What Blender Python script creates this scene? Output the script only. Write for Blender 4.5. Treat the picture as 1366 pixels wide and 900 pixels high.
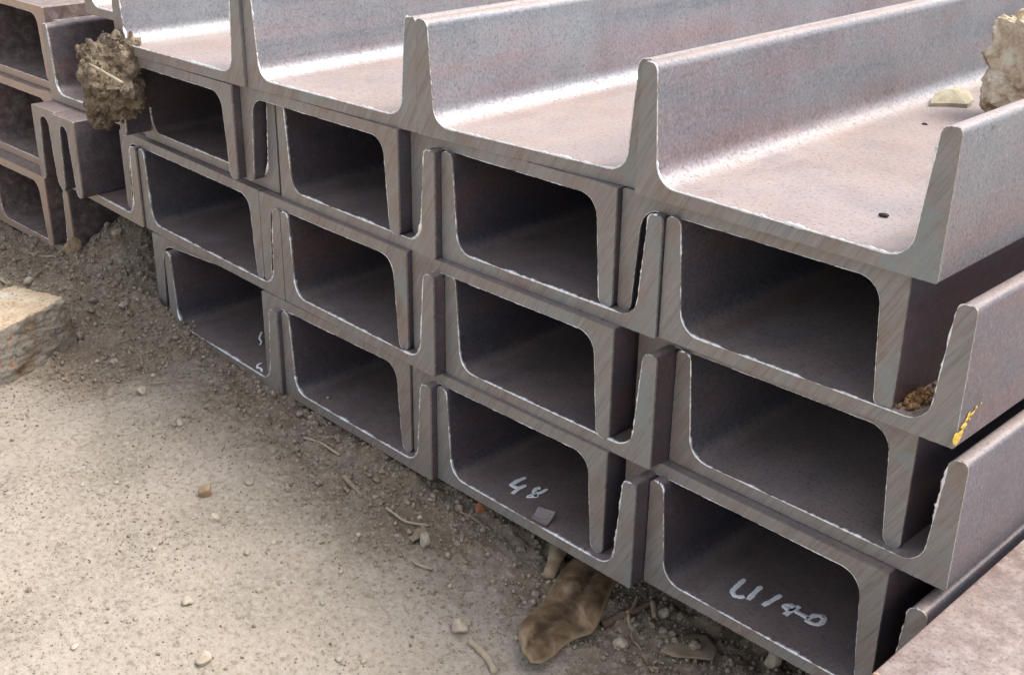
import bpy, bmesh, math, random
import numpy as np
from mathutils.geometry import tessellate_polygon
from mathutils import Matrix, Vector, noise as mnoise

for o in list(bpy.data.objects):
    bpy.data.objects.remove(o)
scene = bpy.context.scene
COL = scene.collection
R_ = math.radians
MM = 0.001

# ------------------------------------------------------------------ camera
CR = np.array([[0.706879, 0.707216, 0.012920],
               [0.298799, -0.282002, -0.911698],
               [-0.641125, 0.648321, -0.410657]])      # right, down, forward
CC = np.array([306.08, -397.92, 351.37])                   # mm
CF = 1651.18                                               # focal length for a 1366 px wide picture
cam_data = bpy.data.cameras.new('camera')
cam = bpy.data.objects.new('camera', cam_data)
COL.objects.link(cam)
cam_data.sensor_width = 36.0
cam_data.lens = CF / 1366 * 36.0
cam_data.clip_start = 0.01
cam_data.clip_end = 500
r, d, f = [Vector(v) for v in CR]
M = Matrix((( r.x, -d.x, -f.x, CC[0]*MM), (r.y, -d.y, -f.y, CC[1]*MM), (r.z, -d.z, -f.z, CC[2]*MM), (0, 0, 0, 1)))
cam.matrix_world = M
scene.camera = cam

# ------------------------------------------------------------------ sky and sun (bright overcast)
SUN_EL, SUN_AZ = 58.0, 38.0        # azimuth measured from +Y (back) towards +X
world = bpy.data.worlds.new('World')
scene.world = world
world.use_nodes = True
wn = world.node_tree
wn.nodes.clear()
sky = wn.nodes.new('ShaderNodeTexSky')
sky.sky_type = 'NISHITA'
sky.sun_disc = False
sky.sun_elevation = R_(SUN_EL)
sky.sun_rotation = R_(SUN_AZ)
sky.air_density = 1.0
sky.dust_density = 4.0
sky.ozone_density = 1.0
hs = wn.nodes.new('ShaderNodeHueSaturation')
hs.inputs['Saturation'].default_value = 0.35
bg = wn.nodes.new('ShaderNodeBackground')
bg.inputs['Strength'].default_value = 0.15
wo = wn.nodes.new('ShaderNodeOutputWorld')
wn.links.new(sky.outputs[0], hs.inputs['Color'])
wn.links.new(hs.outputs[0], bg.inputs['Color'])
wn.links.new(bg.outputs[0], wo.inputs['Surface'])
sun_d = bpy.data.lights.new('sun', 'SUN')
sun_d.energy = 1.15
sun_d.angle = R_(24)
sun_d.color = (1.0, 0.95, 0.88)
sun = bpy.data.objects.new('sun', sun_d)
COL.objects.link(sun)
sdir = Vector((math.sin(R_(SUN_AZ))*math.cos(R_(SUN_EL)), math.cos(R_(SUN_AZ))*math.cos(R_(SUN_EL)), math.sin(R_(SUN_EL))))
sun.rotation_euler = sdir.to_track_quat('Z', 'Y').to_euler()
sun.location = sdir * 10
scene.render.engine = 'CYCLES'
vs = scene.view_settings
vs.view_transform = 'Standard'
vs.look = 'None'
vs.gamma = 1.0
vs.use_curve_mapping = False
vs.exposure = 1.17
scene.cycles.max_bounces = 8
scene.cycles.diffuse_bounces = 4

# ------------------------------------------------------------------ helpers
rng = np.random.default_rng(7)
random.seed(7)

def ray(u, v):
    return CR.T @ np.array([(u-683)/CF, (v-450)/CF, 1.0])
def at_z(u, v, z):
    q = ray(u, v)
    return CC + q * (z-CC[2])/q[2]
def at_y(u, v, y):
    q = ray(u, v)
    return CC + q * (y-CC[1])/q[1]
def sm(a, b, x):
    t = np.clip((x-a)/(b-a), 0, 1)
    return t*t*(3-2*t)

def mesh_obj(name, verts, faces, mat, parent=None, smooth=True, attrs=None, scale=MM):
    me = bpy.data.meshes.new(name)
    me.from_pydata([tuple(float(c)*scale for c in v) for v in verts], [], faces)
    if smooth:
        me.polygons.foreach_set('use_smooth', [True]*len(me.polygons))
    if attrs:
        for k, vals in attrs.items():
            a = me.attributes.new(k, 'FLOAT', 'POINT')
            a.data.foreach_set('value', [float(x) for x in vals])
    me.materials.append(mat)
    me.update()
    o = bpy.data.objects.new(name, me)
    COL.objects.link(o)
    if parent:
        o.parent = parent
    return o
def empty(name, loc=(0, 0, 0), rot=(0, 0, 0)):
    o = bpy.data.objects.new(name, None)
    o.empty_display_size = 0.02
    COL.objects.link(o)
    o.location = [c*MM for c in loc]
    o.rotation_euler = rot
    return o
def tag(o, label, cat, group=None, kind=None):
    o['label'] = label
    o['category'] = cat
    if group:
        o['group'] = group
    if kind:
        o['kind'] = kind
    return o

# --- node shorthand
class NT:
    def __init__(self, name):
        self.m = bpy.data.materials.new(name)
        self.m.use_nodes = True
        self.t = self.m.node_tree
        self.b = self.t.nodes['Principled BSDF']
        self.tc = self.t.nodes.new('ShaderNodeTexCoord')
    def n(self, typ, **kw):
        x = self.t.nodes.new(typ)
        for k, v in kw.items():
            setattr(x, k, v)
        return x
    def l(self, a, b):
        self.t.links.new(a, b)
    def coords(self, scale=(1, 1, 1), rot=(0, 0, 0), jitter=True, src='Object'):
        mp = self.n('ShaderNodeMapping')
        mp.inputs['Scale'].default_value = scale
        mp.inputs['Rotation'].default_value = rot
        if jitter:
            oi = self.n('ShaderNodeObjectInfo')
            mu = self.n('ShaderNodeMath', operation='MULTIPLY')
            mu.inputs[1].default_value = 7.3
            self.l(oi.outputs['Random'], mu.inputs[0])
            ad = self.n('ShaderNodeVectorMath', operation='ADD')
            self.l(self.tc.outputs[src], ad.inputs[0])
            self.l(mu.outputs[0], ad.inputs[1])
            self.l(ad.outputs[0], mp.inputs['Vector'])
        else:
            self.l(self.tc.outputs[src], mp.inputs['Vector'])
        return mp.outputs[0]
    def noise(self, vec, scale, detail=4, rough=0.55, dist=0.0):
        x = self.n('ShaderNodeTexNoise')
        x.inputs['Scale'].default_value = scale
        x.inputs['Detail'].default_value = detail
        x.inputs['Roughness'].default_value = rough
        x.inputs['Distortion'].default_value = dist
        self.l(vec, x.inputs['Vector'])
        return x.outputs['Fac']
    def ramp(self, fac, stops, interp='LINEAR'):
        x = self.n('ShaderNodeValToRGB')
        x.color_ramp.interpolation = interp
        e = x.color_ramp.elements
        while len(e) > 1:
            e.remove(e[-1])
        e[0].position, e[0].color = stops[0][0], tuple(stops[0][1])+(1,) if not np.isscalar(stops[0][1]) else (stops[0][1],)*3+(1,)
        for p, c in stops[1:]:
            k = e.new(p)
            k.color = tuple(c)+(1,) if not np.isscalar(c) else (c, c, c, 1)
        self.l(fac, x.inputs['Fac'])
        return x.outputs['Color']
    def mix(self, fac, a, b, mode='MIX'):
        x = self.n('ShaderNodeMix', data_type='RGBA', blend_type=mode)
        x.clamp_factor = True
        for s, v in ((x.inputs[0], fac), (x.inputs[6], a), (x.inputs[7], b)):
            if hasattr(v, 'links'):
                self.l(v, s)
            elif np.isscalar(v):
                s.default_value = v
            else:
                s.default_value = tuple(v)+(1,)
        return x.outputs[2]
    def math(self, op, a, b=0.0, clamp=False):
        x = self.n('ShaderNodeMath', operation=op)
        x.use_clamp = clamp
        for s, v in ((x.inputs[0], a), (x.inputs[1], b)):
            if hasattr(v, 'links'):
                self.l(v, s)
            else:
                s.default_value = v
        return x.outputs[0]
    def bump(self, h, strength, dist, prev=None):
        x = self.n('ShaderNodeBump')
        x.inputs['Strength'].default_value = strength
        x.inputs['Distance'].default_value = dist
        self.l(h, x.inputs['Height'])
        if prev:
            self.l(prev, x.inputs['Normal'])
        return x.outputs[0]
    def set(self, **kw):
        for k, v in kw.items():
            s = self.b.inputs[k.replace('_', ' ')]
            if hasattr(v, 'links'):
                self.l(v, s)
            elif np.isscalar(v):
                s.default_value = v
            else:
                s.default_value = tuple(v)+(1,)
        return self.m

def mat_mill_scale():
    t = NT('hot_rolled_mill_scale')
    long_ = t.coords((55, 3.2, 55))
    even = t.coords((1, 1, 1))
    streak = t.noise(long_, 1.0, 5, 0.6, 0.3)
    blotch = t.noise(even, 16, 5, 0.62, 0.6)
    speck = t.noise(even, 620, 3, 0.75)
    fine = t.noise(even, 1500, 2, 0.6)
    def prop(n):
        return t.n('ShaderNodeAttribute', attribute_type='OBJECT', attribute_name=n).outputs['Fac']
    rust, weather_sheen = prop('rust'), prop('weather_sheen')
    c = t.ramp(streak, [(0.28, (0.040, 0.042, 0.062)), (0.45, (0.064, 0.058, 0.077)), (0.58, (0.085, 0.059, 0.070)), (0.72, (0.098, 0.054, 0.057))])
    pink = t.ramp(blotch, [(0.45, 0.0), (0.68, 1.0)])
    c = t.mix(t.math('MULTIPLY', pink, 0.45), c, (0.12, 0.068, 0.063))
    blue = t.ramp(t.noise(even, 9, 4, 0.6), [(0.5, 0.0), (0.66, 1.0)])
    c = t.mix(t.math('MULTIPLY', blue, 0.4), c, (0.062, 0.080, 0.102))
    # weathered outer pieces: pale grey oxide film with the top row's sky sheen painted in
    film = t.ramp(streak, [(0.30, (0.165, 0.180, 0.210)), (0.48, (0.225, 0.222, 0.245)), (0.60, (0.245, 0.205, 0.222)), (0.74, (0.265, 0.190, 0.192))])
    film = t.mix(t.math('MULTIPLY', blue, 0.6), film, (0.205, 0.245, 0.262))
    c = t.mix(t.math('MULTIPLY', weather_sheen, t.ramp(t.noise(even, 22, 5, 0.65), [(0.3, 0.6), (0.6, 1.0)])), c, film)
    # pinkish dust settled on upward faces
    geo = t.n('ShaderNodeNewGeometry')
    sx = t.n('ShaderNodeSeparateXYZ')
    t.l(geo.outputs['Normal'], sx.inputs[0])
    up = t.n('ShaderNodeMapRange', interpolation_type='SMOOTHSTEP')
    up.inputs[1].default_value = 0.55
    up.inputs[2].default_value = 0.98
    t.l(sx.outputs['Z'], up.inputs[0])
    dn = t.ramp(t.noise(even, 30, 6, 0.65, 0.4), [(0.3, 0.50), (0.66, 0.92)])
    wdust = t.math('ADD', 0.58, t.math('MULTIPLY', weather_sheen, 0.42))
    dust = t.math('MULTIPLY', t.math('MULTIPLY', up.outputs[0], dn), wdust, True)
    dcol = t.ramp(t.noise(even, 12, 4, 0.6), [(0.35, (0.37, 0.272, 0.228)), (0.6, (0.42, 0.342, 0.315))])
    c = t.mix(dust, c, dcol)
    # rust carried by the piece
    rn = t.ramp(t.noise(even, 40, 6, 0.7), [(0.3, 0.2), (0.7, 1.0)])
    rcol = t.ramp(t.noise(even, 150, 5, 0.7), [(0.38, (0.17, 0.112, 0.092)), (0.5, (0.27, 0.197, 0.170)), (0.62, (0.40, 0.33, 0.295))])
    c = t.mix(t.math('MULTIPLY', rn, rust), c, rcol)
    # sky highlight painted pale along the fillet, strongest on the top row
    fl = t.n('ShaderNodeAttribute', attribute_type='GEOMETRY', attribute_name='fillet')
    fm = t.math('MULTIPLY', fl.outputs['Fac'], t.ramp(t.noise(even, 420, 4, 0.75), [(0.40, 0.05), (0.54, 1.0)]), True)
    fm = t.math('MULTIPLY', fm, t.math('ADD', 0.10, t.math('MULTIPLY', t.math('POWER', weather_sheen, 3.0), 0.8)), True)
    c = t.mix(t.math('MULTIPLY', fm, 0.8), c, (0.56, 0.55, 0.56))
    # dark pits; light specks, faded in lower layers to paint the cells' shade
    c = t.mix(t.math('MULTIPLY', t.ramp(speck, [(0.53, 0.0), (0.66, 0.34)]), t.math('ADD', 0.35, weather_sheen, True)), c, (0.36, 0.33, 0.33))
    c = t.mix(t.ramp(speck, [(0.33, 0.55), (0.46, 0.0)]), c, (0.05, 0.042, 0.046))
    c = t.mix(t.ramp(t.noise(even, 190, 3, 0.6), [(0.73, 0.0), (0.77, 0.8)]), c, (0.04, 0.035, 0.035))
    ro = t.ramp(streak, [(0.3, 0.38), (0.7, 0.52)])
    ro = t.mix(t.math('MULTIPLY', dust, 0.8), ro, (0.75, 0.75, 0.75))
    b = t.bump(fine, 0.35, 0.0004)
    b = t.bump(speck, 0.2, 0.0006, b)
    b = t.bump(blotch, 0.25, 0.002, b)
    met = t.math('ADD', t.math('MULTIPLY', fm, 0.5), 0.2, True)
    return t.set(Base_Color=c, Roughness=ro, Metallic=met, Normal=b, Specular_IOR_Level=0.6)

def mat_cut():
    t = NT('sawn_steel_end')
    even = t.coords((1, 1, 1))
    r1 = t.coords((1, 1, 1), (0, R_(60), 0))
    def stretched(sc):
        mp = t.n('ShaderNodeMapping')
        mp.inputs['Scale'].default_value = sc
        t.l(r1, mp.inputs['Vector'])
        return mp.outputs[0]
    hatch = t.noise(stretched((24, 30, 330)), 1.0, 3, 0.6, 0.25)
    hatch2 = t.noise(stretched((50, 60, 1200)), 1.0, 2, 0.6, 0.2)
    br = t.noise(even, 24, 5, 0.65, 0.5)
    gr = t.noise(even, 1100, 3, 0.7)
    c = t.ramp(br, [(0.30, (0.232, 0.242, 0.25)), (0.46, (0.25, 0.234, 0.222)), (0.62, (0.245, 0.202, 0.180)), (0.72, (0.18, 0.137, 0.12))])
    c = t.mix(t.ramp(hatch, [(0.48, 0.0), (0.64, 0.42)]), c, (0.32, 0.308, 0.29))
    c = t.mix(t.ramp(hatch, [(0.32, 0.36), (0.44, 0.0)]), c, (0.14, 0.12, 0.11))
    c = t.mix(t.ramp(hatch2, [(0.36, 0.35), (0.48, 0.0)]), c, (0.12, 0.105, 0.095))
    bl = t.ramp(t.noise(even, 34, 4, 0.6, 0.3), [(0.56, 0.0), (0.66, 0.7)])
    c = t.mix(bl, c, (0.215, 0.262, 0.27))
    at = t.n('ShaderNodeAttribute', attribute_type='OBJECT', attribute_name='rust')
    rn = t.ramp(t.noise(even, 60, 6, 0.7), [(0.25, 0.45), (0.7, 1.0)])
    c = t.mix(t.math('MULTIPLY', rn, at.outputs['Fac']), c, (0.50, 0.335, 0.24))
    c = t.mix(t.ramp(gr, [(0.30, 0.4), (0.42, 0.0)]), c, (0.11, 0.09, 0.08))
    ro = t.ramp(br, [(0.3, 0.40), (0.7, 0.6)])
    b = t.bump(hatch, 0.4, 0.0005)
    b = t.bump(hatch2, 0.3, 0.0003, b)
    b = t.bump(gr, 0.3, 0.0003, b)
    return t.set(Base_Color=c, Roughness=ro, Metallic=0.25, Normal=b)

def mat_burr():
    t = NT('bright_steel_burr')
    even = t.coords((1, 1, 1))
    gr = t.noise(even, 420, 3, 0.7)
    c = t.ramp(gr, [(0.3, (0.5, 0.5, 0.51)), (0.5, (0.84, 0.85, 0.86))])
    return t.set(Base_Color=c, Roughness=0.34, Metallic=0.55)

def mat_simple(name, stops, scale, rough=0.9, bump=0.4, bdist=0.001, spec=0.25, detail=6, jitter=True):
    t = NT(name)
    ev = t.coords((1, 1, 1), jitter=jitter)
    c = t.ramp(t.noise(ev, scale, detail, 0.65, 0.3), stops)
    fine = t.noise(ev, scale*9, 4, 0.7)
    c = t.mix(t.ramp(fine, [(0.3, 0.45), (0.45, 0.0)]), c, tuple(x*0.45 for x in stops[0][1]))
    b = t.bump(fine, bump, bdist)
    return t.set(Base_Color=c, Roughness=rough, Normal=b, Specular_IOR_Level=spec)

def mat_soil():
    t = NT('dusty_soil')
    ev = t.coords((1, 1, 1), jitter=False)
    a = t.noise(ev, 9, 6, 0.62, 0.4)
    c = t.ramp(a, [(0.34, (0.275, 0.247, 0.196)), (0.5, (0.365, 0.314, 0.258)), (0.68, (0.41, 0.36, 0.302))])
    cl = t.n('ShaderNodeAttribute', attribute_type='GEOMETRY', attribute_name='loose')
    lo = t.math('MULTIPLY', cl.outputs['Fac'], t.ramp(t.noise(ev, 55, 5, 0.7), [(0.3, 0.55), (0.7, 1.0)]))
    c = t.mix(lo, c, (0.175, 0.129, 0.086))  # brown of loose soil, with the shade beside the stack painted in
    m = t.noise(ev, 330, 4, 0.7)
    c = t.mix(t.ramp(m, [(0.36, 0.6), (0.47, 0.0)]), c, (0.17, 0.135, 0.10))
    c = t.mix(t.ramp(m, [(0.53, 0.0), (0.64, 0.6)]), c, (0.45, 0.40, 0.335))
    fine = t.noise(ev, 1400, 3, 0.75)
    c = t.mix(t.ramp(fine, [(0.36, 0.4), (0.47, 0.0)]), c, (0.17, 0.135, 0.10))
    b = t.bump(m, 0.6, 0.0016)
    b = t.bump(fine, 0.6, 0.0006, b)
    return t.set(Base_Color=c, Roughness=0.97, Normal=b, Specular_IOR_Level=0.12)

SCALE_M, CUT_M, BURR_M, SOIL_M = mat_mill_scale(), mat_cut(), mat_burr(), mat_soil()
CRUMB_M = mat_simple('soil_crumbs', [(0.38, (0.195, 0.15, 0.107)), (0.5, (0.275, 0.222, 0.166)), (0.60, (0.41, 0.35, 0.28))], 520, jitter=False)
STONE_M = mat_simple('pale_stone', [(0.35, (0.35, 0.285, 0.215)), (0.6, (0.49, 0.42, 0.335))], 120)
GREY_STONE_M = mat_simple('grey_stone', [(0.35, (0.29, 0.25, 0.195)), (0.6, (0.42, 0.375, 0.305))], 120)
BROWN_STONE_M = mat_simple('brown_stone', [(0.35, (0.25, 0.17, 0.10)), (0.6, (0.36, 0.26, 0.17))], 120)
BRICKBIT_M = mat_simple('brick_crumb', [(0.35, (0.33, 0.13, 0.075)), (0.6, (0.42, 0.19, 0.11))], 160)
LIME_M = mat_simple('limestone', [(0.36, (0.30, 0.20, 0.12)), (0.46, (0.58, 0.46, 0.32)), (0.62, (0.76, 0.68, 0.54))], 70, bump=0.6, bdist=0.002)
CHIP_M = mat_simple('cream_stone_chip', [(0.35, (0.44, 0.38, 0.265)), (0.6, (0.58, 0.53, 0.41))], 160, bump=0.7, bdist=0.002)
TWIG_M = mat_simple('dry_twig', [(0.35, (0.26, 0.19, 0.12)), (0.6, (0.40, 0.32, 0.22))], 150)
STRAW_M = mat_simple('pale_straw', [(0.35, (0.32, 0.25, 0.175)), (0.6, (0.43, 0.36, 0.27))], 150)
REDTWIG_M = mat_simple('red_brown_twig', [(0.35, (0.11, 0.07, 0.055)), (0.6, (0.19, 0.125, 0.095))], 150)
LEAF_M = mat_simple('dead_leaf', [(0.35, (0.20, 0.15, 0.10)), (0.6, (0.30, 0.235, 0.165))], 90)
CLOD_M = mat_simple('dried_mud', [(0.38, (0.105, 0.075, 0.05)), (0.5, (0.215, 0.165, 0.115)), (0.62, (0.335, 0.275, 0.20))], 120, bump=0.8, bdist=0.002)
CHALK_M = mat_simple('white_chalk', [(0.3, (0.88, 0.87, 0.88)), (0.6, (0.92, 0.92, 0.93))], 60, bump=0.1, bdist=0.0003)
YELLOW_M = mat_simple('yellow_paint', [(0.35, (0.50, 0.32, 0.05)), (0.6, (0.66, 0.47, 0.10))], 300)
RUSTDEB_M = mat_simple('rust_flakes', [(0.38, (0.17, 0.09, 0.04)), (0.6, (0.42, 0.27, 0.13))], 500)

# ------------------------------------------------------------------ ground
def vnoise(x, y, seed):
    """value noise on arrays"""
    g = np.random.default_rng(seed).random((257, 257))
    xi, yi = np.floor(x).astype(int), np.floor(y).astype(int)
    fx, fy = x-xi, y-yi
    fx, fy = fx*fx*(3-2*fx), fy*fy*(3-2*fy)
    xi, yi = xi % 256, yi % 256
    return (g[xi, yi]*(1-fx)+g[xi+1, yi]*fx)*(1-fy)+(g[xi, yi+1]*(1-fx)+g[xi+1, yi+1]*fx)*fy-0.5

def ground_macro(x, y):
    x, y = np.asarray(x, float), np.asarray(y, float)
    g = np.interp(x, [-330, -240, -140, -60, 10, 200, 800], [-1.0, -2.0, -9.0, -24.0, -33.0, -36.0, -36.0])
    front = sm(60, 170, y)
    g = g*(1-front) + (-1.2)*front                             # soil banked under the stack
    g = g - 3.0*sm(-20, -160, y)*sm(-500, -200, x)
    bank = 57.0*np.exp(-((x+535)/52)**2)*sm(-45, 75, y)         # loose bank of soil between the two bundles
    bank2 = 16.0*np.exp(-((x+480)/70)**2)*sm(-85, 0, y)*(1-sm(10, 60, y))
    return g + np.maximum(bank, bank2)
def loose_shade_mask(x, y):
    n = vnoise(x/70, y/70, 31)*0.9 + vnoise(x/25, y/25, 32)*0.45
    m = sm(-95, -15, y + 26*n*2)*(1-sm(250, 260, y))
    m = np.maximum(m, sm(-640, -560, x)*sm(-150, -80, y+40*n)*sm(-330, -380, x)*0.9)
    return np.clip(m, 0, 1)
def ground_h(x, y):
    x, y = np.asarray(x, float), np.asarray(y, float)
    near = np.exp(-((np.maximum(0, np.abs(x+260)-900)/600)**2)-((np.maximum(0, np.abs(y)-900)/600)**2))
    lo = loose_shade_mask(x, y)
    a = 0.55 + 1.1*lo
    h = ground_macro(x, y)
    fr = 1 - 0.85*sm(50, 150, y)
    h = h + near*fr*(5.0*vnoise(x/62, y/62, 1) + 2.6*vnoise(x/21, y/21, 2)
         + a*(1.9*vnoise(x/8.5, y/8.5, 3) + 1.5*vnoise(x/4.1+9, y/4.1, 4) + 0.9*vnoise(x/2.3, y/2.3+5, 5)))
    r1 = vnoise(x/5.3, y/5.3, 8)
    h = h + near*fr*lo*2.6*np.maximum(0, 0.16-np.abs(r1))/0.16 + near*fr*lo*2.2*np.maximum(0, vnoise(x/11, y/11, 12)-0.08)/0.42
    return h
def at_g(u, v, lift=0.0):
    z = -5.0
    for _ in range(14):
        p = at_z(u, v, z)
        z = 0.5*z + 0.5*float(ground_macro(p[0], p[1]))
    p = at_z(u, v, z)
    return np.array([p[0], p[1], float(ground_h(p[0], p[1]))+lift])

def axis(lo, hi, step, far):
    mid = np.arange(lo, hi+step, step)
    g = [step*1.6]
    while sum(g) < far:
        g.append(g[-1]*1.45)
    off = np.cumsum(g)
    return np.concatenate([(lo-off)[::-1], mid, hi+off])
xs = axis(-860, 190, 1.9, 40000)
ys = axis(-420, 130, 1.9, 40000)
X, Y = np.meshgrid(xs, ys, indexing='ij')
Z = ground_h(X, Y)
nx, ny = X.shape
V = np.stack([X, Y, Z], -1).reshape(-1, 3)*MM
I = np.arange(nx*ny).reshape(nx, ny)
F = np.stack([I[:-1, :-1], I[1:, :-1], I[1:, 1:], I[:-1, 1:]], -1).reshape(-1, 4)
me = bpy.data.meshes.new('ground')
me.vertices.add(len(V)); me.vertices.foreach_set('co', V.ravel())
me.loops.add(F.size); me.loops.foreach_set('vertex_index', F.ravel().astype(np.int32))
me.polygons.add(len(F)); me.polygons.foreach_set('loop_start', np.arange(0, F.size, 4, dtype=np.int32))
me.polygons.foreach_set('use_smooth', np.ones(len(F), bool))
la = me.attributes.new('loose', 'FLOAT', 'POINT')
la.data.foreach_set('value', loose_shade_mask(X, Y).ravel().astype(np.float32))
me.update(); me.validate()
me.materials.append(SOIL_M)
g = bpy.data.objects.new('ground', me); COL.objects.link(g); g['kind'] = 'structure'
g['label'] = 'dusty beige dirt ground'

# ------------------------------------------------------------------ steel channels
TW, BH = 6.0, 57.0
def rounded(poly, segs=5):
    """poly: (x, z, radius); returns points and a fillet mask"""
    out, fm = [], []
    n = len(poly)
    for i in range(n):
        p = np.array(poly[i][:2]); rr = poly[i][2]
        a = np.array(poly[i-1][:2]) - p; b = np.array(poly[(i+1) % n][:2]) - p
        la_, lb = np.linalg.norm(a), np.linalg.norm(b)
        a, b = a/la_, b/lb
        ang = math.acos(np.clip(a@b, -1, 1))
        tl = min(rr/math.tan(ang/2), la_*0.49, lb*0.49)
        r_ = tl*math.tan(ang/2)
        c = p + (a+b)/np.linalg.norm(a+b)*(r_/math.sin(ang/2))
        p0, p1 = p+a*tl, p+b*tl
        a0 = math.atan2(*(p0-c)[::-1]); a1 = math.atan2(*(p1-c)[::-1])
        dd = (a1-a0+math.pi) % (2*math.pi) - math.pi
        k = segs if rr > 3 else 3
        for j in range(k+1):
            t = a0+dd*j/k
            out.append(c+r_*np.array([math.cos(t), math.sin(t)]))
            fm.append(math.sin(math.pi*(j+0.6)/(k+1.2))**3.4 if rr > 8 else 0.0)
    return out, fm

def profile(w):
    t1, t2 = 7.6, 11.6
    return [(0, 0, 0.9), (w, 0, 0.9), (w, BH, 2.6), (w-t1, BH, 4.2), (w-t2, TW, 10.5), (t2, TW, 10.5), (t1, BH, 4.2), (0, BH, 2.6)]

_cache = {}
def body_meshes(w, length):
    """web and flange strips of an upward channel, front end at y = 1 mm"""
    key = (w, length)
    if key in _cache:
        return _cache[key]
    pts, fm = rounded(profile(w), 7)
    n = len(pts)
    xa = 30.0 if w > 70 else w/2-1.0
    lower = 4                                                   # points of the first rounded corner
    # left flange: from (xa, TW) round the fillet, up, tip, down, to (xa, 0)
    left, lf, right, rf = [], [], [], []
    for p, m_ in zip(pts, fm):
        if p[0] < w/2:
            left.append(p); lf.append(m_)
        else:
            right.append(p); rf.append(m_)
    # order: pts start at the (0,0) corner; the left list begins there and then continues at the left fillet
    k0 = 4
    left = [np.array([xa, TW])] + left[k0:] + left[:k0] + [np.array([xa, 0.0])]
    lf = [0.0] + lf[k0:] + lf[:k0] + [0.0]
    right = [np.array([w-xa, 0.0])] + right + [np.array([w-xa, TW])]
    rf = [0.0] + rf + [0.0]
    ysr = [1.0, 60.0, 250.0, 700.0, length]
    def strip(ps, fs, mirror=False):
        vs_, at_, fc = [], [], []
        m = len(ps)
        for y in ysr:
            for p, a in zip(ps, fs):
                vs_.append((p[0], y, p[1])); at_.append(a)
        for i in range(len(ysr)-1):
            for j in range(m-1):
                a = i*m+j
                fc.append((a, a+m, a+m+1, a+1))
        return vs_, at_, fc
    res = {}
    for nm, ps, fs in (('flange_l', left, lf), ('flange_r', right, rf)):
        v_, a_, f_ = strip(ps, fs)
        m = len(ps)
        f_.append(tuple(reversed(range((len(ysr)-1)*m, len(ysr)*m))))
        res[nm] = (v_, a_, f_)
    v1, a1, f1 = strip([np.array([w-xa, TW]), np.array([xa, TW])], [0, 0])
    v2, a2, f2 = strip([np.array([xa, 0.0]), np.array([w-xa, 0.0])], [0, 0])
    o1 = len(v1)
    fw = f1 + [tuple(i+o1 for i in q) for q in f2]
    k = (len(ysr)-1)*2
    fw.append((k, k+1, o1+k, o1+k+1))
    res['web'] = (v1+v2, a1+a2, fw)
    _cache[key] = res
    return res

def resample(pts, step, closed=True):
    out = []
    n = len(pts)
    for i in range(n if closed else n-1):
        a, b = pts[i], pts[(i+1) % n]
        k = max(1, int(np.linalg.norm(b-a)/step))
        for j in range(k):
            out.append(a+(b-a)*j/k)
    if not closed:
        out.append(pts[-1])
    return out

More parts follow.
